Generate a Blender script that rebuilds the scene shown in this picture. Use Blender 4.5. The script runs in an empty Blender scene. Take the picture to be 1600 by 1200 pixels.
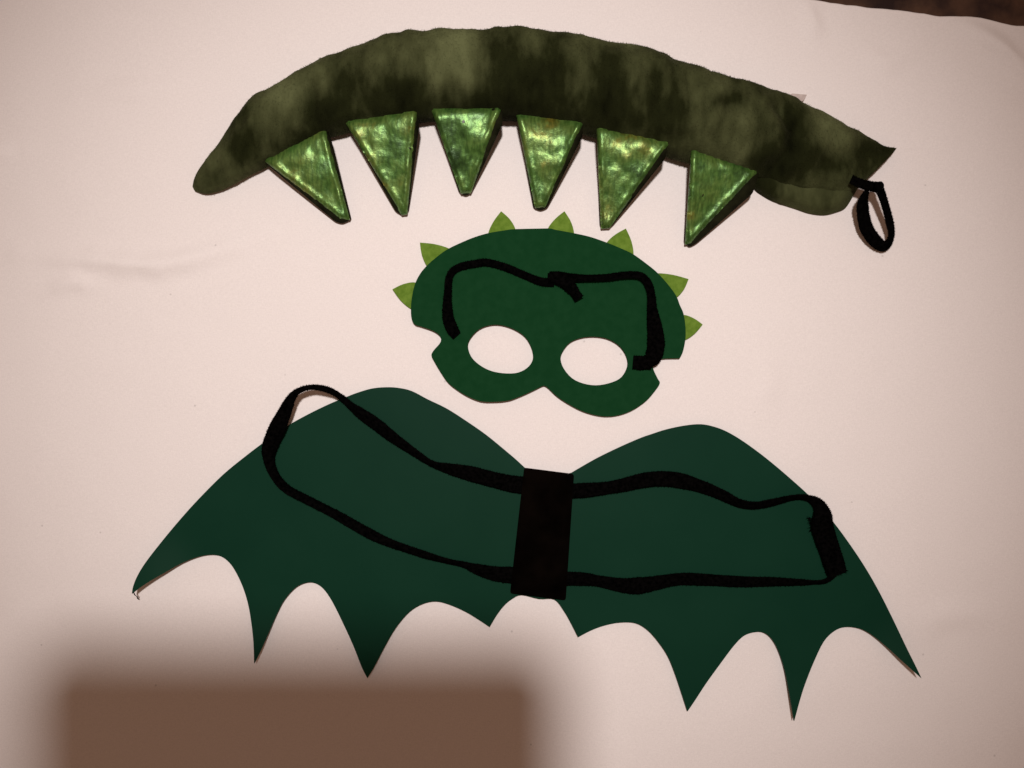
import bpy, bmesh, math, random
from mathutils import Vector, noise
from mathutils.bvhtree import BVHTree
from mathutils.geometry import delaunay_2d_cdt

random.seed(7)
C = bpy.context.scene.collection
SC = bpy.context.scene

# ------------------------------------------------------------------ camera
S, D = 0.0005, 0.62            # metres per photo pixel on the cloth, lens height
cam_d = bpy.data.cameras.new('camera')
cam = bpy.data.objects.new('camera', cam_d)
C.objects.link(cam)
cam.location = (0, 0, D)
cam_d.sensor_width = 36
cam_d.lens = 36 * D / (1600 * S)
cam_d.clip_start = 0.005
cam_d.clip_end = 50
SC.camera = cam

# ------------------------------------------------------------------ world, lamp
W = bpy.data.worlds.new('World')
SC.world = W
W.use_nodes = True
bg = W.node_tree.nodes['Background']
bg.inputs['Color'].default_value = (1.0, 0.575, 0.385, 1)     # dim warm room light
bg.inputs['Strength'].default_value = 0.182
SC.view_settings.view_transform = 'Standard'
SC.view_settings.look = 'None'
SC.view_settings.exposure = 0
SC.view_settings.gamma = 1
SC.view_settings.use_curve_mapping = False

ld = bpy.data.lights.new('ceiling_spot', 'SPOT')
lamp = bpy.data.objects.new('ceiling_spot', ld)
C.objects.link(lamp)
LAMP = Vector((0.0, 0.245, 1.24))
lamp.location = LAMP
aim = Vector((-0.038, 0.010, 0))
lamp.rotation_euler = (aim - LAMP).to_track_quat('-Z', 'Y').to_euler()
ld.energy = 58.5
ld.color = (1.0, 0.92, 0.895)
ld.shadow_soft_size = 0.038
ld.spot_size = math.radians(58)
ld.spot_blend = 1.0


def P(px, py, z=0.0):
    """point at height z that the photo shows at pixel (px, py)"""
    k = S * (D - z) / D
    return Vector(((px - 800) * k, (600 - py) * k, z))


def to_px(v):
    k = D / (S * (D - v.z))
    return 800 + v.x * k, 600 - v.y * k


# ------------------------------------------------------------------ materials
def new_mat(name):
    m = bpy.data.materials.new(name)
    m.use_nodes = True
    nt = m.node_tree
    return m, nt, nt.nodes['Principled BSDF']


def fabric(name, c1, c2, scale=60, detail=4, rough=0.9, spec=0.15, bump=0.2, bump_scale=900, bump_dist=0.0004,
           sheen=0.0, sheen_tint=(1, 1, 1), lo=0.35, hi=0.65, stretch=(1, 1, 1), sheen_rough=0.5, offset=(0, 0, 0)):
    m, nt, b = new_mat(name)
    tc = nt.nodes.new('ShaderNodeTexCoord')
    mp = nt.nodes.new('ShaderNodeMapping')
    mp.inputs['Scale'].default_value = stretch
    mp.inputs['Location'].default_value = offset
    nt.links.new(tc.outputs['Object'], mp.inputs['Vector'])
    n = nt.nodes.new('ShaderNodeTexNoise')
    n.inputs['Scale'].default_value = scale
    n.inputs['Detail'].default_value = detail
    nt.links.new(mp.outputs[0], n.inputs['Vector'])
    r = nt.nodes.new('ShaderNodeValToRGB')
    r.color_ramp.elements[0].position = lo
    r.color_ramp.elements[1].position = hi
    r.color_ramp.elements[0].color = (*c1, 1)
    r.color_ramp.elements[1].color = (*c2, 1)
    nt.links.new(n.outputs['Fac'], r.inputs[0])
    nt.links.new(r.outputs[0], b.inputs['Base Color'])
    b.inputs['Roughness'].default_value = rough
    b.inputs['Specular IOR Level'].default_value = spec
    b.inputs['Sheen Weight'].default_value = sheen
    b.inputs['Sheen Tint'].default_value = (*sheen_tint, 1)
    b.inputs['Sheen Roughness'].default_value = sheen_rough
    n2 = nt.nodes.new('ShaderNodeTexNoise')
    n2.inputs['Scale'].default_value = bump_scale
    n2.inputs['Detail'].default_value = 3
    nt.links.new(tc.outputs['Object'], n2.inputs['Vector'])
    bu = nt.nodes.new('ShaderNodeBump')
    bu.inputs['Strength'].default_value = bump
    bu.inputs['Distance'].default_value = bump_dist
    nt.links.new(n2.outputs['Fac'], bu.inputs['Height'])
    nt.links.new(bu.outputs[0], b.inputs['Normal'])
    return m


def lame_material():
    """crumpled shiny green fabric with yellowish patches and black specks"""
    m, nt, b = new_mat('green_lame')
    L = nt.links.new
    tc = nt.nodes.new('ShaderNodeTexCoord')
    n = nt.nodes.new('ShaderNodeTexNoise'); n.inputs['Scale'].default_value = 26; n.inputs['Detail'].default_value = 7
    n.inputs['Roughness'].default_value = 0.65
    L(tc.outputs['Object'], n.inputs['Vector'])
    r = nt.nodes.new('ShaderNodeValToRGB')
    e = r.color_ramp.elements
    e[0].position = 0.35; e[0].color = (0.025, 0.065, 0.014, 1)
    e[1].position = 0.66; e[1].color = (0.17, 0.155, 0.022, 1)
    k = e.new(0.45); k.color = (0.070, 0.165, 0.032, 1)
    k = e.new(0.56); k.color = (0.120, 0.205, 0.045, 1)
    L(n.outputs['Fac'], r.inputs[0])
    # fine vertical glitter streaks
    mp = nt.nodes.new('ShaderNodeMapping'); mp.inputs['Scale'].default_value = (520, 130, 260)
    L(tc.outputs['Object'], mp.inputs['Vector'])
    n3 = nt.nodes.new('ShaderNodeTexNoise'); n3.inputs['Scale'].default_value = 1; n3.inputs['Detail'].default_value = 2
    L(mp.outputs[0], n3.inputs['Vector'])
    r3 = nt.nodes.new('ShaderNodeValToRGB')
    r3.color_ramp.elements[0].position = 0.35; r3.color_ramp.elements[0].color = (0.60, 0.66, 0.55, 1)
    r3.color_ramp.elements[1].position = 0.70; r3.color_ramp.elements[1].color = (1.28, 1.24, 1.2, 1)
    L(n3.outputs['Fac'], r3.inputs[0])
    mx = nt.nodes.new('ShaderNodeMix'); mx.data_type = 'RGBA'; mx.blend_type = 'MULTIPLY'
    mx.inputs['Factor'].default_value = 1
    L(r.outputs[0], mx.inputs['A']); L(r3.outputs[0], mx.inputs['B'])
    # specks
    v = nt.nodes.new('ShaderNodeTexVoronoi'); v.inputs['Scale'].default_value = 90
    L(tc.outputs['Object'], v.inputs['Vector'])
    lt = nt.nodes.new('ShaderNodeMath'); lt.operation = 'LESS_THAN'; lt.inputs[1].default_value = 0.13
    L(v.outputs['Distance'], lt.inputs[0])
    n4 = nt.nodes.new('ShaderNodeTexNoise'); n4.inputs['Scale'].default_value = 55
    L(tc.outputs['Object'], n4.inputs['Vector'])
    g4 = nt.nodes.new('ShaderNodeMath'); g4.operation = 'GREATER_THAN'; g4.inputs[1].default_value = 0.60
    L(n4.outputs['Fac'], g4.inputs[0])
    ml = nt.nodes.new('ShaderNodeMath'); ml.operation = 'MULTIPLY'
    L(lt.outputs[0], ml.inputs[0]); L(g4.outputs[0], ml.inputs[1])
    mx2 = nt.nodes.new('ShaderNodeMix'); mx2.data_type = 'RGBA'
    L(ml.outputs[0], mx2.inputs['Factor']); L(mx.outputs['Result'], mx2.inputs['A'])
    mx2.inputs['B'].default_value = (0.012, 0.015, 0.006, 1)
    L(mx2.outputs['Result'], b.inputs['Base Color'])
    b.inputs['Metallic'].default_value = 0.45
    b.inputs['Roughness'].default_value = 0.38
    n2 = nt.nodes.new('ShaderNodeTexNoise'); n2.inputs['Scale'].default_value = 105; n2.inputs['Detail'].default_value = 5
    L(tc.outputs['Object'], n2.inputs['Vector'])
    bu = nt.nodes.new('ShaderNodeBump'); bu.inputs['Strength'].default_value = 0.42; bu.inputs['Distance'].default_value = 0.0024
    L(n2.outputs['Fac'], bu.inputs['Height']); L(bu.outputs[0], b.inputs['Normal'])
    return m


M_CLOTH = fabric('white_cloth', (0.80, 0.752, 0.727), (0.84, 0.790, 0.762), scale=900, detail=3, rough=0.95, spec=0.05,
                 bump=0.22, bump_scale=1000, bump_dist=0.0005)
# threads of the cloth's weave and a few specks of lint
_nt = M_CLOTH.node_tree
_b = _nt.nodes['Principled BSDF']
_tc = [n for n in _nt.nodes if n.type == 'TEX_COORD'][0]
_rp = [n for n in _nt.nodes if n.type == 'VALTORGB'][0]
_prev = _rp.outputs[0]
for _sc in ((260, 1500, 1), (1300, 330, 1)):
    _mp = _nt.nodes.new('ShaderNodeMapping'); _mp.inputs['Scale'].default_value = _sc
    _n = _nt.nodes.new('ShaderNodeTexNoise'); _n.inputs['Scale'].default_value = 1; _n.inputs['Detail'].default_value = 2
    _r = _nt.nodes.new('ShaderNodeMapRange'); _r.inputs['From Min'].default_value = 0.25; _r.inputs['From Max'].default_value = 0.75
    _r.inputs['To Min'].default_value = 0.97; _r.inputs['To Max'].default_value = 1.02
    _v = _nt.nodes.new('ShaderNodeVectorMath'); _v.operation = 'SCALE'
    _nt.links.new(_tc.outputs['Object'], _mp.inputs['Vector']); _nt.links.new(_mp.outputs[0], _n.inputs['Vector'])
    _nt.links.new(_n.outputs['Fac'], _r.inputs['Value']); _nt.links.new(_prev, _v.inputs[0]); _nt.links.new(_r.outputs[0], _v.inputs['Scale'])
    _prev = _v.outputs[0]
_vo = _nt.nodes.new('ShaderNodeTexVoronoi'); _vo.inputs['Scale'].default_value = 34
_lt = _nt.nodes.new('ShaderNodeMapRange'); _lt.inputs['From Min'].default_value = 0.02; _lt.inputs['From Max'].default_value = 0.035
_lt.inputs['To Min'].default_value = 0.78; _lt.inputs['To Max'].default_value = 1.0
_nt.links.new(_tc.outputs['Object'], _vo.inputs['Vector']); _nt.links.new(_vo.outputs['Distance'], _lt.inputs['Value'])
_v = _nt.nodes.new('ShaderNodeVectorMath'); _v.operation = 'SCALE'
_nt.links.new(_prev, _v.inputs[0]); _nt.links.new(_lt.outputs[0], _v.inputs['Scale'])
_nt.links.new(_v.outputs[0], _b.inputs['Base Color'])
M_FLOOR = fabric('brown_floor', (0.025, 0.014, 0.012), (0.085, 0.045, 0.028), scale=45, detail=6, rough=0.9, bump=0.6,
                 bump_scale=250, bump_dist=0.002)
M_WING = fabric('dark_green_foam', (0.0043, 0.0300, 0.0162), (0.0053, 0.0330, 0.0180), scale=14, detail=5, rough=0.5, spec=0.035,
                bump=0.12, bump_scale=1500, bump_dist=0.0002)
M_MASK = fabric('dark_green_felt', (0.0058, 0.0385, 0.0128), (0.0075, 0.0435, 0.0152), scale=160, detail=6, rough=0.95, spec=0.02,
                bump=0.35, bump_scale=1300, bump_dist=0.0004, sheen=0.0)
M_SPIKE = fabric('light_green_felt', (0.098, 0.180, 0.021), (0.140, 0.236, 0.033), scale=260, detail=5, rough=0.95, spec=0.03,
                 bump=0.4, bump_scale=1100, bump_dist=0.0004)
M_BLACK = fabric('black_elastic', (0.0004, 0.0004, 0.0004), (0.0024, 0.0021, 0.0020), scale=420, rough=0.95, spec=0.006,
                 bump=0.4, bump_scale=900, bump_dist=0.0005)
M_PAD = fabric('black_felt', (0.0005, 0.0003, 0.0002), (0.0026, 0.0016, 0.0011), scale=40, detail=7, rough=0.95, spec=0.01,
               bump=0.4, bump_scale=900, bump_dist=0.0005)
M_VELOUR = fabric('olive_velour', (0.0022, 0.0027, 0.0006), (0.112, 0.127, 0.055), scale=24, detail=5, rough=0.9, spec=0.04,
                  bump=0.45, bump_scale=420, bump_dist=0.0012, sheen=0.05, sheen_tint=(.75, .8, .4), lo=0.06, hi=0.74,
                  stretch=(1, 0.45, 0.45))
M_GUSSET = fabric('dark_green_gusset', (0.005, 0.005, 0.002), (0.014, 0.015, 0.006), scale=90, rough=0.8, spec=0.05,
                  bump=0.4, bump_scale=500, bump_dist=0.0006)
M_TAG = fabric('pale_tag', (0.48, 0.40, 0.37), (0.56, 0.48, 0.44), scale=300)
M_LAME = lame_material()
M_PLASTIC = fabric('dark_plastic', (0.02, 0.02, 0.022), (0.024, 0.024, 0.026), rough=0.4, spec=0.5, bump=0.02)
# brush marks plus painted shade of the lower side and folds darken the velour (attribute on the tail's own mesh)
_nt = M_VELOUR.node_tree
_at = _nt.nodes.new('ShaderNodeAttribute'); _at.attribute_name = 'nap_shade'
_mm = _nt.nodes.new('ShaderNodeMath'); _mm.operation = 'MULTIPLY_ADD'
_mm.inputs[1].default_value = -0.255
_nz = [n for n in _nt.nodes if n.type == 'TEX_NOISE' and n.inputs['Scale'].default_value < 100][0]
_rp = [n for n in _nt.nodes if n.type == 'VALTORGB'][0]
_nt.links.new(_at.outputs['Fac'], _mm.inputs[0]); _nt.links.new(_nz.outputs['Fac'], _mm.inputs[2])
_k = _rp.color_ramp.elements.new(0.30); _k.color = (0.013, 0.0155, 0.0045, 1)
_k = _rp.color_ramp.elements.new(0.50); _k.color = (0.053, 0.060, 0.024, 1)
_mp = _nt.nodes.new('ShaderNodeMapping'); _mp.inputs['Scale'].default_value = (170, 75, 75)
_tc = [n for n in _nt.nodes if n.type == 'TEX_COORD'][0]
_n5 = _nt.nodes.new('ShaderNodeTexNoise'); _n5.inputs['Scale'].default_value = 1; _n5.inputs['Detail'].default_value = 4
_m5 = _nt.nodes.new('ShaderNodeMath'); _m5.operation = 'MULTIPLY_ADD'; _m5.inputs[1].default_value = 0.26
_m6 = _nt.nodes.new('ShaderNodeMath'); _m6.operation = 'ADD'; _m6.inputs[1].default_value = -0.135
_nt.links.new(_tc.outputs['Object'], _mp.inputs['Vector']); _nt.links.new(_mp.outputs[0], _n5.inputs['Vector'])
_nt.links.new(_n5.outputs['Fac'], _m5.inputs[0]); _nt.links.new(_mm.outputs[0], _m5.inputs[2])
_nt.links.new(_m5.outputs[0], _m6.inputs[0]); _nt.links.new(_m6.outputs[0], _rp.inputs[0])
M_GLASS, _nt, _b = new_mat('black_glass')
_b.inputs['Base Color'].default_value = (0.01, 0.01, 0.012, 1)
_b.inputs['Roughness'].default_value = 0.08


# ------------------------------------------------------------------ objects
def thing(name, label, cat, loc):
    o = bpy.data.objects.new(name, None)
    o.empty_display_size = 0.03
    C.objects.link(o)
    o.location = loc
    o['label'] = label
    o['category'] = cat
    return o


def obj(name, verts, faces, mat, parent=None, smooth=True, root=None):
    me = bpy.data.meshes.new(name)
    me.from_pydata([tuple(v) for v in verts], [], faces)
    bm = bmesh.new(); bm.from_mesh(me)
    bmesh.ops.recalc_face_normals(bm, faces=bm.faces)
    bm.to_mesh(me); bm.free()
    me.materials.append(mat)
    for p in me.polygons:
        p.use_smooth = smooth
    o = bpy.data.objects.new(name, me)
    C.objects.link(o)
    if parent:
        o.parent = parent
        if parent.type == 'EMPTY':                    # mesh coordinates stay scene coordinates
            o.location = -parent.location
    return o


def catmull(pts, closed=False, n=6, dim=None):
    """smooth curve through pts (tuples of any length)"""
    out = []
    N = len(pts)
    rng = range(N if closed else N - 1)
    for i in rng:
        g = (lambda k: pts[k % N]) if closed else (lambda k: pts[min(max(k, 0), N - 1)])
        p0, p1, p2, p3 = g(i - 1), g(i), g(i + 1), g(i + 2)
        for j in range(n):
            t = j / n
            out.append(tuple(0.5 * (2 * b + (c - a) * t + (2 * a - 5 * b + 4 * c - d) * t * t + (3 * b - a - 3 * c + d) * t ** 3)
                             for a, b, c, d in zip(p0, p1, p2, p3)))
    if not closed:
        out.append(tuple(pts[-1]))
    return out


def outline(pts, corners, n=4):
    """closed outline: smooth between the points, sharp at the listed corner indices"""
    if not corners:
        return catmull(pts, True, n)
    N = len(pts)
    out = []
    cs = sorted(corners)
    for a, b in zip(cs, cs[1:] + [cs[0] + N]):
        seg = [pts[k % N] for k in range(a, b + 1)]
        out += catmull(seg, False, n)[:-1]
    return out


def inside(p, poly):
    x, y = p
    c = False
    j = len(poly) - 1
    for i in range(len(poly)):
        xi, yi = poly[i]; xj, yj = poly[j]
        if (yi > y) != (yj > y) and x < (xj - xi) * (y - yi) / (yj - yi) + xi:
            c = not c
        j = i
    return c


def edge_dist(p, poly):
    px, py = p
    best = 1e9
    j = len(poly) - 1
    for i in range(len(poly)):
        ax, ay = poly[j]; bx, by = poly[i]
        dx, dy = bx - ax, by - ay
        L2 = dx * dx + dy * dy
        t = 0 if L2 == 0 else max(0, min(1, ((px - ax) * dx + (py - ay) * dy) / L2))
        q = (ax + t * dx - px) ** 2 + (ay + t * dy - py) ** 2
        if q < best:
            best = q
        j = i
    return math.sqrt(best)


def triangulate(polys, step):
    """polys[0] outer, the rest holes; returns 2-D points, triangles, boundary loops (indices)"""
    pts, edges, loops = [], [], []
    for poly in polys:
        b = len(pts)
        pts += [Vector(p) for p in poly]
        k = len(poly)
        edges += [(b + i, b + (i + 1) % k) for i in range(k)]
    xs = [p[0] for p in polys[0]]; ys = [p[1] for p in polys[0]]
    y, row = min(ys), 0
    while y < max(ys):
        x = min(xs) + (step / 2 if row % 2 else 0)
        while x < max(xs):
            q = (x, y)
            if inside(q, polys[0]) and not any(inside(q, h) for h in polys[1:]) and \
                    min(edge_dist(q, pl) for pl in polys) > step * 0.45:
                pts.append(Vector(q))
            x += step
        y += step * 0.866
        row += 1
    v, e, f, ov, oe, of = delaunay_2d_cdt(pts, edges, [], 0, 1e-4)
    tris = []
    for t in f:
        c = sum((v[i] for i in t), Vector((0, 0))) / len(t)
        if inside(c, polys[0]) and not any(inside(c, h) for h in polys[1:]):
            tris.append(tuple(t))
    return [(p.x, p.y) for p in v], tris


def sheet(name, polys, zf, t, mat, parent, step=14, ztop=None):
    """a flat piece of thickness t whose underside is at height zf(px, py)"""
    pts, tris = triangulate(polys, step)
    n = len(pts)
    top = [P(x, y, zf(x, y) + (ztop(x, y) if ztop else t)) for x, y in pts]
    bot = []
    for (x, y), tp in zip(pts, top):
        bot.append(Vector((tp.x, tp.y, zf(x, y))))
    cnt = {}
    for f in tris:
        for a, b in zip(f, f[1:] + f[:1]):
            cnt[(a, b)] = cnt.get((a, b), 0) + 1
    faces = [tuple(f) for f in tris] + [tuple(i + n for i in reversed(f)) for f in tris]
    verts = top + bot
    # rim with its own vertices and a soft rounded shoulder
    border = [(a, b) for (a, b) in cnt if (b, a) not in cnt]
    rim = {}
    def rv(i, lvl):
        if (i, lvl) not in rim:
            rim[(i, lvl)] = len(verts)
            verts.append(verts[i].copy() if lvl == 0 else verts[i + n].copy())
        return rim[(i, lvl)]
    for a, b in border:
        faces.append((rv(b, 0), rv(a, 0), rv(a, 1), rv(b, 1)))
    return obj(name, verts, faces, mat, parent)


def ribbon(name, pts, mat, parent, full=25, thick=0.0013, n=7, zmin=0.0, jitter=0.05, seed=0):
    """a twisted strip: pts = (px, py, seen width in px, height of its middle)"""
    cur = catmull(pts, False, n)
    verts, faces = [], []
    K = 8
    for i, (x, y, w, z) in enumerate(cur):
        a = cur[max(i - 1, 0)]; b = cur[min(i + 1, len(cur) - 1)]
        d = (P(b[0], b[1], 0) - P(a[0], a[1], 0)).normalized()
        s = Vector((-d.y, d.x, 0))
        w = max(w, 3) * (1 + jitter * noise.noise(Vector((i * 0.35, seed * 7.1, 0.3))))
        hw = w * S / 2
        tilt = math.sqrt(max(full * full - w * w, 0)) * S / 2 * 0.42
        side = math.tanh(5 * noise.noise(Vector((i * 0.022, seed + 0.5, 0))))
        half = s * hw + Vector((0, 0, tilt * side))
        nrm = half.cross(d).normalized()
        c = P(x, y, max(z, zmin + tilt + thick / 2))
        for k in range(K):
            ang = 2 * math.pi * k / K
            ca, sa = math.cos(ang), math.sin(ang)
            u = math.copysign(abs(ca) ** 0.5, ca)
            v = math.copysign(abs(sa) ** 0.7, sa)
            verts.append(c + half * u + nrm * (thick / 2 * v))
    m = len(cur)
    rnd = random.Random(seed * 13 + 1)
    fuzz_v, fuzz_f = [], []
    for i in range(m - 1):                      # short loose fibres along both edges
        for k in (0, K // 2):
            p, q = verts[i * K + k], verts[(i + 1) * K + k]
            mid = (verts[i * K] + verts[i * K + K // 2]) / 2
            o = (p - mid); o.z = 0
            if o.length < 1e-6:
                continue
            o.normalize()
            for _ in range(5):
                t = rnd.random()
                b0 = p.lerp(q, t) - o * 0.0003
                al = (q - p).normalized() * 0.00022
                j = len(fuzz_v)
                fuzz_v += [b0 - al, b0 + al, b0 + o * rnd.uniform(0.0005, 0.0013) + al * rnd.uniform(-4, 4)]
                fuzz_f.append((j, j + 1, j + 2))
    for i in range(m - 1):
        for k in range(K):
            faces.append((i * K + k, i * K + (k + 1) % K, (i + 1) * K + (k + 1) % K, (i + 1) * K + k))
    faces.append(tuple(range(K - 1, -1, -1)))
    faces.append(tuple((m - 1) * K + k for k in range(K)))
    base_i = len(verts)
    verts += fuzz_v
    faces += [tuple(base_i + j for j in f) for f in fuzz_f]
    return obj(name, verts, faces, mat, parent)


def blob(name, px, py, z, rx, ry, rz, mat, parent, seed=0, rough=0.25):
    bm = bmesh.new()
    bmesh.ops.create_icosphere(bm, subdivisions=3, radius=1)
    c = P(px, py, z)
    vs = []
    for v in bm.verts:
        k = 1 + rough * noise.noise(v.co * 1.7 + Vector((seed, 0, 0)))
        vs.append(c + Vector((v.co.x * rx * S * k, v.co.y * ry * S * k, v.co.z * rz * k)))
    fs = [tuple(v.index for v in f.verts) for f in bm.faces]
    bm.free()
    return obj(name, vs, fs, mat, parent)


def near(x, y, cx, cy, R):
    t = max(0.0, 1 - math.hypot(x - cx, y - cy) / R)
    return t * t * (3 - 2 * t)


def seg_dist(x, y, line):
    best = 1e9; pos = 0
    for i in range(len(line) - 1):
        ax, ay = line[i]; bx, by = line[i + 1]
        dx, dy = bx - ax, by - ay
        t = max(0, min(1, ((x - ax) * dx + (y - ay) * dy) / (dx * dx + dy * dy)))
        q = math.hypot(ax + t * dx - x, ay + t * dy - y)
        if q < best:
            best = q; pos = (i + t) / (len(line) - 1)
    return best, pos


# ------------------------------------------------------------------ floor and cloth
g = 4.0
floor = obj('floor', [(-g, -g, -0.006), (g, -g, -0.006), (g, g, -0.006), (-g, g, -0.006)], [(0, 1, 2, 3)], M_FLOOR, smooth=False)
floor['kind'] = 'structure'

EDGE = [(-1400, -190), (-600, -150), (200, -92), (900, -42), (1277, 1), (1320, 7), (1360, 12), (1405, 16), (1445, 22), (1470, 26), (1530, 27),
        (1555, 33), (1580, 39), (1600, 40), (1700, 52), (2000, 96), (3000, 200)]


def edge_y(px):
    for (ax, ay), (bx, by) in zip(EDGE, EDGE[1:]):
        if ax <= px <= bx:
            t = (px - ax) / (bx - ax)
            return ay + t * (by - ay) + 1.2 * noise.noise(Vector((px * 0.06, 3.3, 0)))
    return EDGE[-1][1] if px > 0 else EDGE[0][1]


CREASES = [  # pixel polyline, height (m), half width (px)
    ([(30, 398), (110, 404), (180, 410), (250, 416), (330, 396), (420, 366)], 0.0060, 16),
    ([(70, 455), (115, 440), (150, 446)], 0.0040, 13),
    ([(1490, 28), (1540, 60), (1580, 88), (1640, 150)], 0.0060, 16),
    ([(1255, -10), (1268, 30), (1275, 70)], 0.0035, 13),
    ([(1345, 80), (1385, 98), (1440, 74)], 0.0022, 14),
    ([(120, 150), (210, 140), (290, 132)], 0.0020, 16),
    ([(-60, 260), (-10, 236), (30, 232)], 0.004, 16),
    ([(1190, 540), (1200, 600), (1190, 640)], 0.0015, 18),
    ([(1420, 980), (1480, 960), (1560, 965)], 0.002, 22),
]


def cloth_z(px, py):
    z = 0.0006 * noise.noise(Vector((px * 0.006, py * 0.009, 1.7))) + 0.00035 * noise.noise(Vector((px * 0.02, py * 0.02, 5.1)))
    for line, h, w in CREASES:
        if min(p[0] for p in line) - 4 * w < px < max(p[0] for p in line) + 4 * w and \
                min(p[1] for p in line) - 4 * w < py < max(p[1] for p in line) + 4 * w:
            d, pos = seg_dist(px, py, line)
            d += 5 * noise.noise(Vector((px * 0.03, py * 0.03, 2)))
            z += h * math.exp(-(d / w) ** 2) * math.sin(math.pi * min(max(pos, 0.06), 0.94))
    # no wrinkle lifts the pieces: press the cloth flat underneath them
    return z - 0.0008


NX, NY = 420, 300
cv, cf = [], []
for i in range(NX):
    px = -900 + 3400 * i / (NX - 1)
    ey = edge_y(px)
    for j in range(NY):
        py = ey + (2300 - ey) * (j / (NY - 1)) ** 1.25
        cv.append(P(px, py, 0) + Vector((0, 0, cloth_z(px, py))))
    # hem: two short rows that turn the edge down
    cv.append(P(px, ey - 2, 0) + Vector((0, 0, cloth_z(px, ey) - 0.0012)))
    cv.append(P(px, ey - 2, 0) + Vector((0, 0, -0.0055)))
R_ = NY + 2
for i in range(NX - 1):
    for j in range(NY - 1):
        a = i * R_ + j
        cf.append((a, a + 1, a + R_ + 1, a + R_))
    for a, b in ((0, NY), (NY, NY + 1)):
        cf.append((i * R_ + a, i * R_ + b, (i + 1) * R_ + b, (i + 1) * R_ + a))
cloth = obj('white_cloth', cv, cf, M_CLOTH)
if cloth.data.polygons[5000].normal.z < 0:
    cloth.data.flip_normals()
cloth['label'] = 'white cloth with faint creases spread out under the green costume pieces'
cloth['category'] = 'cloth'

# ------------------------------------------------------------------ tablet that takes the picture (its shadow falls lower left)
def rounded(x0, y0, x1, y1, r, n=8):
    out = []
    for cx, cy, a0 in ((x1 - r, y1 - r, 0), (x0 + r, y1 - r, 90), (x0 + r, y0 + r, 180), (x1 - r, y0 + r, 270)):
        for k in range(n + 1):
            a = math.radians(a0 + 90 * k / n)
            out.append((cx + r * math.cos(a), cy + r * math.sin(a)))
    return out


def prism(name, poly, z0, z1, mat, parent, bev=0.0):
    n = len(poly)
    rings = [(0, z0, bev), (0, z0 + bev, 0), (0, z1 - bev, 0), (0, z1, bev)] if bev else [(0, z0, 0), (0, z1, 0)]
    cx = sum(p[0] for p in poly) / n; cy = sum(p[1] for p in poly) / n
    vs, fs = [], []
    for _, z, ins in rings:
        for x, y in poly:
            d = Vector((cx - x, cy - y)); L = d.length
            q = d * (ins / L) if L else d
            vs.append((x + q.x, y + q.y, z))
    m = len(rings)
    for r in range(m - 1):
        for k in range(n):
            fs.append((r * n + k, r * n + (k + 1) % n, (r + 1) * n + (k + 1) % n, (r + 1) * n + k))
    fs.append(tuple(reversed(range(n)))); fs.append(tuple((m - 1) * n + k for k in range(n)))
    return obj(name, vs, fs, mat, parent, smooth=False)


TX0, TX1, TY0, TY1 = -0.188, 0.0215, -0.112, 0.0240
tb = thing('tablet', 'dark flat tablet above the cloth whose soft shadow falls at lower left', 'tablet', (-0.084, -0.046, 0.626))
prism('body', rounded(TX0, TY0, TX1, TY1, 0.018), 0.6245, 0.632, M_PLASTIC, tb, 0.0012)
prism('screen', rounded(TX0 + .010, TY0 + .010, TX1 - .010, TY1 - .010, 0.004), 0.6322, 0.6330, M_GLASS, tb)
circ = [(0.006 * math.cos(2 * math.pi * k / 24), 0.006 * math.sin(2 * math.pi * k / 24)) for k in range(24)]
prism('lens', circ, 0.6230, 0.6243, M_GLASS, tb)

# ------------------------------------------------------------------ tail
tail = thing('dragon_tail', 'stuffed dark olive velour tail with six shiny green spikes above the mask', 'costume tail', P(820, 150, 0))
ST = [  # upper outline point, lower outline point (photo pixels), height / width
    ((302, 290), (306, 299), .75), ((310, 270), (325, 303), .75), ((333, 240), (352, 296), .75), ((359, 206), (386, 278), .78),
    ((390, 161), (425, 258), .78), ((430, 131), (465, 239), .8), ((470, 110), (500, 223), .8), ((520, 86), (538, 211), .8),
    ((570, 68), (580, 203), .8), ((620, 52), (625, 197), .8), ((660, 45), (662, 192), .8), ((720, 46), (722, 190), .8),
    ((780, 44), (780, 190), .8), ((840, 42), (835, 195), .8), ((890, 49), (880, 204), .8), ((940, 61), (925, 215), .8),
    ((1000, 70), (975, 226), .78), ((1045, 88), (1015, 238), .76), ((1090, 100), (1055, 251), .74), ((1135, 117), (1098, 262), .72),
    ((1180, 129), (1140, 271), .68), ((1225, 145), (1178, 279), .62), ((1270, 165), (1212, 288), .56), ((1315, 188), (1250, 298), .50),
    ((1350, 206), (1288, 305), .45), ((1380, 220), (1318, 304), .40), ((1400, 230), (1341, 290), .34)]
sc = catmull([(*u, *b, h) for u, b, h in ST], False, 9)
NT = 112
tv, tf, tuv = [], [], []
DENTS = [  # sunken places and folds: centre line, depth (m), half width px
    ([(855, 80), (850, 130), (870, 185)], 0.0045, 34), ([(545, 110), (552, 160)], 0.0025, 22), ([(660, 70), (655, 150)], 0.0022, 20),
    ([(930, 80), (925, 140), (930, 180)], 0.0025, 20), ([(1225, 165), (1245, 205), (1232, 240), (1205, 268)], 0.0050, 13),
    ([(1140, 150), (1150, 165)], 0.0030, 14), ([(1020, 110), (1035, 150), (1020, 180)], 0.0022, 12), ([(1085, 120), (1080, 175)], 0.0018, 11),
    ([(1385, 225), (1340, 235), (1290, 262)], 0.0030, 18), ([(420, 190), (400, 235)], 0.0022, 18), ([(335, 250), (350, 285)], 0.0016, 9),
    ([(480, 130), (492, 190)], 0.0016, 12), ([(600, 80), (612, 150)], 0.0014, 12), ([(760, 60), (765, 120)], 0.0016, 14)]
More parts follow.
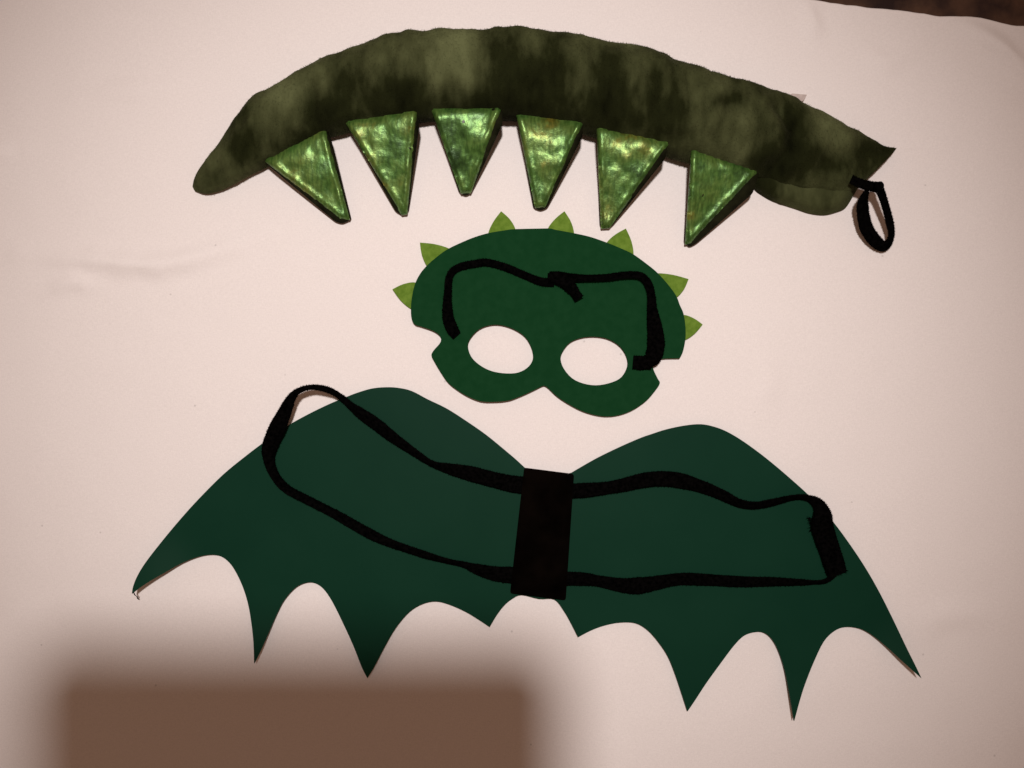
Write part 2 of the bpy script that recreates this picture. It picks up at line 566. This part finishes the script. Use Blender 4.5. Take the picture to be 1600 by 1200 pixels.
for i, (ux, uy, bx, by, hr) in enumerate(sc):
    U = P(ux, uy); B = P(bx, by)
    d = (U - B); wpx = math.hypot(ux - bx, uy - by)
    d.normalize()
    dp = Vector(((ux - bx) / wpx, (uy - by) / wpx))
    a = wpx * S / 2 * 0.95
    hr *= 1.18
    hh = a * hr
    c = (U + B) / 2
    def ring(c, a, hh):
        out = []
        for k in range(NT):
            th = 2 * math.pi * k / NT
            ca, sa = math.cos(th), math.sin(th)
            zz = hh + hh * math.copysign(abs(sa) ** 0.92, sa)
            out.append(Vector((c.x, c.y, 0)) + d * (a * math.copysign(abs(ca) ** 0.92, ca)) + Vector((0, 0, max(zz, hh * 0.55) - hh * 0.55 + 0.0005)))
        return out
    for it in range(14):
        pr = []
        for v in ring(c, a, hh):
            x, y = to_px(v)
            pr.append((x - bx) * dp.x + (y - by) * dp.y)
        lo, hi = min(pr), max(pr)
        a *= wpx / (hi - lo)
        hh = a * hr
        sh = (wpx / 2 - (lo + hi) / 2) * S * 0.9
        c = c + d * sh
    rg = ring(c, a, hh)
    s = i / (len(sc) - 1)
    for k, v in enumerate(rg):
        th = 2 * math.pi * k / NT
        out = (d * math.cos(th) + Vector((0, 0, math.sin(th))))
        fade = min(1, i / 40) * min(1, (len(sc) - 1 - i) / 10 + 0.25)
        # stuffing lumps, cross wrinkles
        q = Vector((s * 14, math.cos(th) * 1.1, math.sin(th) * 1.1))
        disp = 0.0020 * noise.noise(q) + 0.0024 * noise.noise(q * 2.3 + Vector((5, 1, 0)))
        disp += 0.0020 * noise.noise(Vector((s * 62, math.cos(th) * 0.8, math.sin(th) * 0.8 + 4)))
        disp += 0.0009 * noise.noise(Vector((s * 130, math.cos(th) * 2.0, math.sin(th) * 2.0 + 9)))
        x, y = to_px(v)
        if math.sin(th) > -0.3:
            for line, dep, w in DENTS:
                if abs(x - line[0][0]) < 160:
                    dd, pos = seg_dist(x, y, line)
                    disp -= 1.35 * dep * math.exp(-(dd / w) ** 2)
                    disp += dep * 0.22 * math.exp(-((dd - 1.9 * w) / w) ** 2)
        nv = v + out * (disp * (0.25 + 0.75 * max(0, math.sin(th))) - 0.0006) * fade
        nv.z = max(nv.z, 0.0006)
        tv.append(nv)
n_st = len(sc)
for i in range(n_st - 1):
    for k in range(NT):
        tf.append((i * NT + k, i * NT + (k + 1) % NT, (i + 1) * NT + (k + 1) % NT, (i + 1) * NT + k))
tf.append(tuple(reversed(range(NT))))
# open end: a short turned-in rim and a recessed closing face
last = [tv[(n_st - 1) * NT + k] for k in range(NT)]
cc = sum(last, Vector()) / NT
axis = (cc - sum((tv[(n_st - 8) * NT + k] for k in range(NT)), Vector()) / NT).normalized()
base = len(tv)
for sc_, back in ((0.93, 0.0), (0.88, -0.012)):
    for v in last:
        tv.append(cc + (v - cc) * sc_ + axis * back)
prev = (n_st - 1) * NT
for r in range(2):
    cur_ = base + r * NT
    for k in range(NT):
        tf.append((prev + k, prev + (k + 1) % NT, cur_ + (k + 1) % NT, cur_ + k))
    prev = cur_
tf.append(tuple(prev + k for k in range(NT)))
tube = obj('tail_body', tv, tf, M_VELOUR, tail)
BRUSH_SHADE = [(850, 130, 80, 52, 1), (905, 150, 60, 48, .9), (780, 165, 70, 30, .8), (700, 160, 45, 34, .8), (655, 160, 35, 38, .8), (620, 155, 35, 30, .7),  # dark spots: brushed velour, and shade of lower flank and creases painted in
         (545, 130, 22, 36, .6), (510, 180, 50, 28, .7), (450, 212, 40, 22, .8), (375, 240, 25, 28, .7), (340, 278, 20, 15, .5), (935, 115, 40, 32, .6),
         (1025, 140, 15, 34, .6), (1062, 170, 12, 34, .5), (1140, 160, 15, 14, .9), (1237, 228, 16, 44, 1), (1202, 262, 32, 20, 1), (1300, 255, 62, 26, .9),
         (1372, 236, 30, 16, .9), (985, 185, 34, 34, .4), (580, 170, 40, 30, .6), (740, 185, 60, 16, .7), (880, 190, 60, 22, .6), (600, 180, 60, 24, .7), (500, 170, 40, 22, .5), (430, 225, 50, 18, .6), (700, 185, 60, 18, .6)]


def nap_shade(px, py):
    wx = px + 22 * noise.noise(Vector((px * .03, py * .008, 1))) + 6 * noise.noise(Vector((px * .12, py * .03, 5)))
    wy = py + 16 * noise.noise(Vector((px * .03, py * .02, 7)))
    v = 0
    for x, y, rx, ry, k in BRUSH_SHADE:
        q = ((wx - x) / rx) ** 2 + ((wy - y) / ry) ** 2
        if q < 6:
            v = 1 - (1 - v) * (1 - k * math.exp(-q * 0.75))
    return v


at = tube.data.attributes.new('nap_shade', 'FLOAT', 'POINT')
at.data.foreach_set('value', [nap_shade(*to_px(v.co)) for v in tube.data.vertices])
bvh = BVHTree.FromPolygons([tuple(v) for v in tv], [f for f in tf if len(f) == 4])
EYE = Vector((0, 0, D))


def tail_z(px, py, default=0.02):
    dirv = (P(px, py, 0) - EYE).normalized()
    loc, nrm, idx, dist = bvh.ray_cast(EYE, dirv)
    return loc.z if loc else default


# nap of the velour: tens of thousands of short fibres, one part
def make_pile(count):
    me = tube.data
    quads = [p for p in me.polygons if len(p.vertices) == 4 and p.index < (n_st - 1) * NT]
    areas = []
    tot = 0
    for p in quads:
        tot += p.area
        areas.append(tot)
    import bisect
    vs, fs = [], []
    for _ in range(count):
        p = quads[bisect.bisect(areas, random.random() * tot) % len(quads)]
        a, b, c_, d_ = (me.vertices[i].co for i in p.vertices)
        u, w = random.random(), random.random()
        q = a * (1 - u) * (1 - w) + b * u * (1 - w) + c_ * u * w + d_ * (1 - u) * w
        if q.z < 0.004:
            continue
        nrm = p.normal
        t = Vector((0.05, -1, -0.35))
        t = (t - nrm * t.dot(nrm))
        t += Vector((random.gauss(0, .35), random.gauss(0, .35), random.gauss(0, .35)))
        t.normalize()
        L = random.uniform(0.0008, 0.0018)
        e = (t * 0.86 + nrm * random.uniform(0.15, 0.5)).normalized()
        sd = e.cross(nrm).normalized() * 0.00016
        i0 = len(vs)
        vs += [q - sd, q + sd, q + e * L]
        fs.append((i0, i0 + 1, i0 + 2))
    me2 = bpy.data.meshes.new('pile')
    me2.from_pydata([tuple(v) for v in vs], [], fs)
    me2.materials.append(M_VELOUR)
    a2 = me2.attributes.new('nap_shade', 'FLOAT', 'POINT')
    a2.data.foreach_set('value', [w for v in vs[::3] for w in [nap_shade(*to_px(v)) * 1.0] * 3])
    o = bpy.data.objects.new('pile', me2)
    C.objects.link(o)
    o.parent = tail
    o.location = -tail.location
    o['kind'] = 'stuff'


make_pile(60000)

# lower layer of fabric showing below the open end
FL = [(1150, 262), (1168, 284), (1186, 301), (1208, 314), (1240, 325), (1264, 333), (1288, 336), (1308, 331), (1322, 324), (1334, 305), (1344, 288),
      (1320, 262), (1240, 232), (1165, 236)]


def flap_top(x, y):
    e = edge_dist((x, y), FLO)
    r = min(1, e / 26)
    return 0.0012 + 0.0115 * math.sqrt(max(0, 1 - (1 - r) ** 2)) + 0.0012 * noise.noise(Vector((x * .03, y * .06, 2)))


FLO = outline(FL, [10])
flap = sheet('lower_layer', [FLO], lambda x, y: 0.0006, 0.002, M_VELOUR, tail, step=7, ztop=flap_top)
at = flap.data.attributes.new('nap_shade', 'FLOAT', 'POINT')
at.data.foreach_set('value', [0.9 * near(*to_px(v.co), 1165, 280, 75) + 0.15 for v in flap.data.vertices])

# spikes: full outline (dark gusset) and shiny front panel
TEETH = [
    (((405, 250), (524, 347), (535, 350), (549, 343), (516, 212), (504, 200)), ((414, 250), (526, 334), (540, 335), (506, 203))),
    (((536, 188), (617, 330), (629, 338), (638, 331), (655, 195), (651, 170)), ((541, 189), (625, 325), (633, 324), (649, 173))),
    (((671, 168), (717, 301), (727, 307), (736, 302), (786, 192), (783, 167)), ((676, 170), (721, 293), (735, 292), (781, 169))),
    (((805, 176), (833, 325), (844, 330), (855, 325), (911, 212), (911, 189)), ((809, 178), (838, 315), (852, 314), (909, 191))),
    (((931, 197), (937, 354), (946, 359), (956, 354), (1041, 246), (1044, 220)), ((935, 199), (943, 347), (955, 346), (1044, 222))),
    (((1079, 231), (1069, 379), (1077, 387), (1088, 381), (1177, 302), (1187, 268)), ((1083, 233), (1075, 373), (1083, 371), (1183, 268))),
]


def fine(poly, step=7):
    out = []
    for (ax, ay), (bx, by) in zip(poly, poly[1:] + poly[:1]):
        n = max(1, int(math.hypot(bx - ax, by - ay) / step))
        for k in range(n):
            out.append((ax + (bx - ax) * k / n, ay + (by - ay) * k / n))
    return out


def round_corners(poly, r):
    out = []
    n = len(poly)
    for i in range(n):
        p = Vector(poly[i]); a = Vector(poly[i - 1]); b = Vector(poly[(i + 1) % n])
        ra = min(r, (a - p).length * .45); rb = min(r, (b - p).length * .45)
        p0 = p + (a - p).normalized() * ra; p2 = p + (b - p).normalized() * rb
        for k in range(4):
            t = k / 3
            out.append(tuple(p0 * (1 - t) ** 2 + p * 2 * t * (1 - t) + p2 * t * t))
    return out


for ti, (full, inner) in enumerate(TEETH):
    # push the sewn edge a little way into the tail
    tipx = sum(p[0] for p in full[1:4]) / 3; tipy = sum(p[1] for p in full[1:4]) / 3
    bl, br = Vector(inner[0]), Vector(inner[3])
    zl = tail_z(bl.x, bl.y - 2); zr = tail_z(br.x, br.y - 2)
    T = 0.0023
    p0 = Vector((bl.x, bl.y, zl)); p1 = Vector((br.x, br.y, zr)); p2 = Vector((tipx, tipy, 0.0045))
    nn = (p1 - p0).cross(p2 - p0)
    bdir = br - bl
    blen = bdir.length
    bdir = bdir / blen
    down = Vector((-bdir.y, bdir.x))
    if down.dot(Vector((tipx, tipy)) - bl) < 0:
        down = -down

    def plane(x, y, p0=p0, nn=nn):
        return p0.z - ((x - p0.x) * nn.x + (y - p0.y) * nn.y) / nn.z
    NB = 24
    off = []
    for q in range(NB + 1):
        m = bl + bdir * (blen * q / NB)
        off.append(tail_z(m.x, m.y) - plane(m.x, m.y))

    def zc(x, y):
        v = (Vector((x, y)) - bl).dot(down)
        t = max(0, min(NB, (Vector((x, y)) - bl).dot(bdir) / blen * NB))
        i = min(int(t), NB - 1)
        o = off[i] * (1 - t + i) + off[i + 1] * (t - i)
        z = plane(x, y) + o * math.exp(-max(v, 0) / 22)
        z -= (T + 0.0016) * math.exp(-max(v, 0) / 7)
        return z - (0.003 if v < -0.5 else 0)
    upv = ((bl + br) / 2 - Vector((tipx, tipy))).normalized()
    fc = sum((Vector(p) for p in full), Vector((0, 0))) / 6
    full = [tuple(fc + (Vector(p) - fc) * 0.985) for p in full]
    big = [tuple(Vector(p) + upv * 7) if k in (0, 5) else p for k, p in enumerate(full)]
    big = fine(round_corners(big, 4))
    pts, tris = triangulate([big], 8)

    def prof(x, y, poly, R):
        r = min(1, edge_dist((x, y), poly) / R)
        return math.sqrt(max(0, 1 - (1 - r) ** 2))
    n = len(pts)
    top, bot = [], []
    for x, y in pts:
        e = prof(x, y, big, 8)
        z = zc(x, y)
        tp = P(x, y, max(z + T * e, 0.0012))
        top.append(tp)
        bot.append(Vector((tp.x, tp.y, max(z - 0.0022 - T * e, 0.0006))))
    faces = list(tris) + [tuple(i + n for i in reversed(f)) for f in tris]
    cnt = {}
    for f in tris:
        for a, b in zip(f, f[1:] + f[:1]):
            cnt[(a, b)] = 1
    for (a, b) in list(cnt):
        if (b, a) not in cnt:
            faces.append((b, a, a + n, b + n))
    spike = obj('spike', top + bot, faces, M_GUSSET, tail)
    pin = [tuple(Vector(p) + upv * 5) if k in (0, 3) else p for k, p in enumerate(inner)]
    pc = sum((Vector(p) for p in pin), Vector((0, 0))) / 4
    pin = [tuple(pc + (Vector(p) - pc) * 1.15) for p in pin]
    sides = list(pin)
    pin = fine(round_corners(pin, 3), 5)

    def ptop(x, y):
        ds = seg_dist(x, y, sides)[0]
        q = min(1, ds / 6)
        e = math.sqrt(max(0, 1 - (1 - q) ** 2))
        piping = math.exp(-((ds - 6) / 3) ** 2)
        dent = noise.noise(Vector((x * .035, y * .035, ti * 3.1)))
        dent2 = noise.noise(Vector((x * .09, y * .06, ti * 2.1)))
        return 0.001 + (T * 1.0 + 0.0006) * e + 0.0010 * piping + 0.0013 * dent * e + 0.0004 * dent2 * e
    pane = sheet('front_panel', [pin], lambda x, y: max(zc(x, y), 0.0015), 0.003, M_LAME, None, step=4.5, ztop=ptop)
    pane.parent = spike

# elastic loop, knot and label tag at the open end
ribbon('loop', [(1330, 280, 13.8, .020), (1345, 287, 14.6, .020), (1360, 291, 13.8, .021), (1372, 294, 11.2, .022), (1378, 305, 8.6, .021),
                (1385, 327, 7.7, .018), (1390, 347, 9.5, .013), (1393, 366, 11.2, .009), (1389, 379, 12.9, .006), (1381, 386, 12.9, .005), (1369, 378, 18.1, .006),
                (1355, 359, 18.9, .009), (1349, 337, 17.2, .013), (1348, 318, 15.5, .017), (1352, 304, 9.5, .020), (1356, 298, 6.9, .020)],
       M_BLACK, tail, full=22, n=8, zmin=0.001, seed=3)
blob('knot', 1372, 292, .022, 8, 8, .0045, M_BLACK, tail, 3)
sheet('care_tag', [[(1225, 152), (1238, 146), (1261, 148), (1257, 155), (1248, 164), (1232, 164)]], lambda x, y: 0.004, 0.0006, M_TAG, tail, step=8)

# ------------------------------------------------------------------ mask
mask = thing('eye_mask', 'dark green felt eye mask with light green points lying between tail and wings', 'mask', P(858, 480, 0))
MO = [(860, 357), (845, 357), (804, 358), (788, 360), (764, 364), (743, 370), (723, 378), (700, 389), (683, 401), (666, 416), (655, 430),
      (648, 445), (644, 462), (642, 481), (643, 498), (648, 507), (657, 510), (672, 515), (682, 520), (688, 526), (689, 532), (686, 538),
      (678, 547), (674, 555), (678, 564), (688, 581), (700, 598), (715, 610), (732, 620), (751, 627), (771, 628), (794, 626), (814, 619), (834, 610),
      (846, 604), (851, 603), (857, 607), (871, 620), (891, 633), (911, 643), (931, 649), (950, 651), (970, 648), (990, 640), (1010, 626), (1024, 610),
      (1031, 599), (1028, 592), (1023, 582), (1020, 573), (1024, 568), (1034, 561), (1062, 560), (1067, 550), (1071, 530), (1071, 510), (1068, 490),
      (1062, 476), (1057, 463), (1045, 446), (1027, 426), (1010, 412), (989, 397), (970, 388), (948, 379), (922, 370), (895, 364), (868, 359)]
EL = [(731, 540), (736, 527), (749, 514), (766, 508), (783, 508), (802, 514), (819, 525), (829, 540), (833, 557), (829, 569), (819, 578), (805, 583),
      (785, 583), (766, 579), (749, 570), (736, 557)]
ER = [(876, 561), (880, 548), (891, 535), (908, 528), (928, 526), (948, 529), (965, 538), (976, 551), (981, 567), (977, 581), (968, 592), (951, 599),
      (931, 602), (911, 599), (894, 591), (881, 576)]


def mask_z(x, y):
    return 0.0022 + 0.0006 * noise.noise(Vector((x * .01, y * .01, 8))) + 0.0035 * near(x, y, 690, 490, 110) * 0.3 + 0.002 * near(x, y, 760, 620, 90)


sheet('face_panel', [outline(MO, [52]), catmull(EL, True, 3), catmull(ER, True, 3)], mask_z, 0.0018, M_MASK, mask, step=12)
PTS = [  # tip, one foot, other foot on the mask's rim
    ((613, 452), (646, 441), (641, 482)), ((656, 379), (701, 388), (667, 416)), ((783, 330), (763, 364), (805, 357)), ((882, 330), (856, 357), (897, 364)),
    ((978, 357), (948, 379), (990, 397)), ((1076, 436), (1027, 427), (1058, 464)), ((1098, 507), (1069, 492), (1071, 531))]
mc = Vector((858, 480))
for k, (tip, f1, f2) in enumerate(PTS):
    T_, A_, B_ = Vector(tip), Vector(f1), Vector(f2)
    mid = (A_ + B_) / 2
    inn = (mid - T_).normalized()
    def bulge(p, q, amt):
        m = (p + q) / 2
        o = (m - (T_ + A_ + B_) / 3).normalized()
        return tuple(m + o * amt)
    poly = [tip, bulge(T_, A_, 2.2), tuple(A_), tuple(A_ + inn * 14), tuple(B_ + inn * 14), tuple(B_), bulge(T_, B_, 2.6)]
    sheet('point', [outline(poly, [0, 3, 4], 4)], lambda x, y: 0.0009 + 0.0010 * near(x, y, *tip, 30) * (k % 3) * .4, 0.0010, M_SPIKE, mask, step=7)

ZM = 0.0062
ribbon('elastic', [(714, 525, 13, ZM), (708, 517, 17, ZM), (701, 500, 18, ZM), (699, 478, 14, ZM), (700, 455, 11, ZM), (701, 438, 10, ZM), (707, 424, 10, ZM),
                   (722, 416, 11, ZM), (742, 412, 11, ZM), (760, 410, 11, ZM), (788, 417, 11, ZM), (817, 429, 11, ZM), (845, 440, 12, ZM), (866, 441, 13, ZM)],
       M_BLACK, mask, full=19, n=7, zmin=0.0045, seed=5)
ribbon('elastic', [(858, 431, 14, ZM + .002), (875, 432, 16, ZM + .002), (911, 434, 11, ZM), (948, 433, 11, ZM), (970, 430, 11, ZM), (987, 429, 11, ZM), (1002, 431, 12, ZM),
                   (1013, 443, 13, ZM), (1018, 462, 13, ZM), (1019, 482, 15, ZM), (1022, 504, 21, ZM), (1025, 530, 26, ZM), (1024, 548, 26, ZM),
                   (1019, 560, 24, ZM), (1010, 566, 18, ZM)],
       M_BLACK, mask, full=26, n=7, zmin=0.0045, seed=8)
ribbon('knot', [(856, 434, 12, .0085), (868, 434, 18, .009), (882, 438, 22, .009), (893, 450, 17, .008), (899, 458, 13, .0075), (905, 467, 14, .007)],
       M_BLACK, mask, full=24, n=6, zmin=0.006, thick=.003, seed=11)
ribbon('elastic_end', [(989, 566, 20, .0062), (1002, 567, 21, .0065), (1017, 567, 20, .0065)], M_BLACK, mask, full=22, n=5, zmin=0.0047, seed=2)

# ------------------------------------------------------------------ wings
wings = thing('costume_wings', 'pair of dark green scalloped wings joined by a black centre pad with straps', 'costume wings', P(845, 840, 0))
WO = [(820, 731), (807, 719), (793, 707), (760, 680), (727, 657), (697, 638), (668, 624), (643, 611), (622, 606), (602, 605), (581, 607), (560, 613),
      (544, 619), (515, 631), (482, 647), (448, 666), (415, 689), (382, 714), (348, 742), (311, 779), (282, 811), (252, 847), (228, 878), (215, 899),
      (208, 916), (206, 928),
      (219, 918), (236, 907), (257, 895), (282, 881), (307, 871), (327, 867), (344, 869), (358, 879), (369, 895), (380, 919), (388, 946), (393, 976), (396, 1005),
      (397, 1037),
      (407, 1017), (419, 990), (432, 961), (444, 938), (461, 919), (477, 911), (491, 911), (505, 920), (519, 940), (536, 974), (552, 1009), (565, 1042),
      (574, 1060),
      (585, 1042), (600, 1013), (618, 982), (639, 957), (660, 944), (681, 940), (702, 945), (727, 956), (747, 968), (765, 980),
      (775, 963), (787, 947), (800, 936), (815, 930), (842, 936), (866, 937), (881, 955), (893, 976), (903, 996),
      (922, 986), (943, 978), (968, 973), (993, 974), (1012, 985), (1029, 1004), (1044, 1027), (1056, 1057), (1067, 1090), (1074, 1112),
      (1085, 1096), (1104, 1067), (1125, 1038), (1146, 1010), (1162, 994), (1179, 988), (1194, 989), (1207, 1000), (1218, 1021), (1227, 1050), (1234, 1086), (1241, 1127),
      (1250, 1094), (1258, 1069), (1271, 1036), (1287, 1003), (1304, 986), (1321, 980), (1342, 982), (1362, 992), (1387, 1012), (1412, 1035), (1440, 1060),
      (1429, 1037), (1417, 1013), (1396, 969), (1375, 927), (1354, 890), (1329, 852), (1300, 813), (1267, 777), (1233, 746), (1196, 715), (1162, 690),
      (1137, 675), (1117, 667), (1096, 663), (1071, 665), (1042, 671), (1017, 679), (1000, 685), (968, 699), (935, 715), (910, 729), (893, 739), (860, 745)]
TIPS = [(206, 928), (397, 1037), (574, 1060), (765, 980), (903, 996), (1074, 1112), (1241, 1127), (1440, 1060)]
wc = [0] + [WO.index(t) for t in TIPS] + [WO.index((893, 739))]
LIFT = [(206, 928, 130, .010), (397, 1037, 90, .006), (574, 1060, 70, .0015), (1074, 1112, 70, .0005), (1241, 1127, 90, .005), (1440, 1060, 120, .009)]


def wing_z(x, y):
    z = 0.0016 + 0.0012 * noise.noise(Vector((x * .004, y * .005, 3))) * 0.8
    for a, b, R, h in LIFT:
        z += h * near(x, y, a, b, R)
    z += 0.0008 * near(x, y, 462, 869, 10) - 0.0007 * near(x, y, 474, 866, 9)       # small dent
    return max(z, 0.0009)


sheet('wing_panel', [outline(WO, wc)], wing_z, 0.0022, M_WING, wings, step=15)
# centre pad
PADO = round_corners([(819, 731), (897, 741), (884, 938), (797, 927)], 4)
sheet('centre_pad', [fine(PADO, 6)], lambda x, y: 0.0062, 0.004, M_PAD, wings, step=9,
      ztop=lambda x, y: 0.0022 + 0.0022 * min(1, edge_dist((x, y), PADO) / 7) + 0.0006 * noise.noise(Vector((x * .05, y * .05, 1))))
ZS = 0.0068
ribbon('strap', [(826, 759, 27, ZS), (800, 756, 26, ZS), (770, 749, 23, ZS), (735, 740, 24, ZS), (700, 732, 17, ZS), (674, 724, 11, ZS), (643, 704, 14, ZS),
                 (612, 682, 18, ZS), (588, 663, 20, ZS), (565, 647, 18, ZS), (548, 634, 12, ZS), (532, 620, 9, .010), (512, 609, 9, .017), (487, 605, 8, .020),
                 (466, 611, 9, .020), (454, 624, 13, .018), (444, 646, 20, .015), (431, 674, 25, .011), (421, 700, 22, .009), (421, 722, 14, ZS), (430, 744, 11, ZS),
                 (448, 764, 11, ZS), (482, 782, 11, ZS), (523, 803, 12, ZS), (565, 827, 14, ZS), (594, 842, 14, ZS), (622, 853, 13, ZS), (664, 867, 13, ZS),
                 (700, 877, 10, ZS), (724, 882, 11, ZS), (747, 890, 18, ZS), (777, 897, 24, ZS), (812, 899, 26, ZS)],
       M_BLACK, wings, full=26, n=7, zmin=0.0047, seed=21)
ribbon('strap', [(885, 767, 23, ZS), (914, 766, 22, ZS), (950, 762, 19, ZS), (977, 757, 20, ZS), (1002, 751, 22, ZS), (1028, 748, 23, ZS), (1058, 750, 24, ZS),
                 (1092, 759, 20, ZS), (1125, 772, 17, ZS), (1154, 786, 14, ZS), (1179, 790, 14, ZS), (1208, 785, 14, ZS), (1237, 778, 11, ZS), (1256, 777, 10, ZS),
                 (1272, 782, 13, .009), (1282, 792, 17, .011), (1286, 806, 24, .012), (1285, 820, 32, .011), (1290, 840, 32, .009), (1298, 864, 32, .008), (1305, 886, 31, ZS + .001), (1308, 898, 28, ZS)],
       M_BLACK, wings, full=33, n=7, zmin=0.0047, seed=33)
ribbon('strap', [(1310, 885, 10, ZS), (1303, 898, 10, ZS), (1290, 908, 9, ZS), (1272, 910, 8, ZS), (1250, 910, 12, ZS), (1208, 909, 16, ZS), (1158, 909, 18, ZS), (1104, 906, 19, ZS), (1062, 905, 20, ZS),
                 (1025, 911, 23, ZS), (1000, 915, 26, ZS), (975, 915, 24, ZS), (935, 908, 19, ZS), (912, 905, 22, ZS), (875, 904, 23, ZS)],
       M_BLACK, wings, full=26, n=7, zmin=0.0047, seed=41)
# frayed ends of the elastic
for name, px, py, k in (('frayed_end', 452, 640, 0), ('frayed_end', 418, 700, 1), ('frayed_end', 1268, 818, 2), ('frayed_end', 1313, 893, 3)):
    vs, fs = [], []
    for q in range(26):
        a = random.uniform(-1, 1)
        ang = {0: -0.35, 1: 3.6, 2: 3.5, 3: -0.6}[k] + random.gauss(0, .35)
        L = random.uniform(3, 9)
        ax = {0: Vector((-.42, .9)), 1: Vector((.1, 1)), 2: Vector((.2, 1)), 3: Vector((.9, -.3))}[k]
        s0 = Vector((px, py)) + ax * a * 11
        s1 = s0 + Vector((math.cos(ang), -math.sin(ang))) * L
        z0 = 0.0075 if k != 0 else 0.013
        p = Vector((-math.sin(ang), -math.cos(ang))) * 0.7
        i0 = len(vs)
        A = [P(*(s0 + p), z0), P(*(s0 - p), z0), P(*s1, z0 - .001), P(*s0, z0 + .0006)]
        vs += A
        fs += [(i0, i0 + 1, i0 + 2), (i0, i0 + 2, i0 + 3), (i0 + 1, i0 + 3, i0 + 2)]
    obj(name, vs, fs, M_BLACK, wings, smooth=False)
# curled loose thread at the left tip
cur = catmull([(209, 926, 0.010), (211, 930, .009), (214, 932, .006), (215, 935, .003), (217, 937, .0015)], False, 6)
vs, fs = [], []
for i, (x, y, z) in enumerate(cur):
    for k in range(6):
        a = 2 * math.pi * k / 6
        vs.append(P(x, y, z) + Vector((math.cos(a), math.sin(a) * .5, math.sin(a))) * 0.0005)
for i in range(len(cur) - 1):
    for k in range(6):
        fs.append((i * 6 + k, i * 6 + (k + 1) % 6, (i + 1) * 6 + (k + 1) % 6, (i + 1) * 6 + k))
obj('loose_thread', vs, fs, M_BLACK, wings)
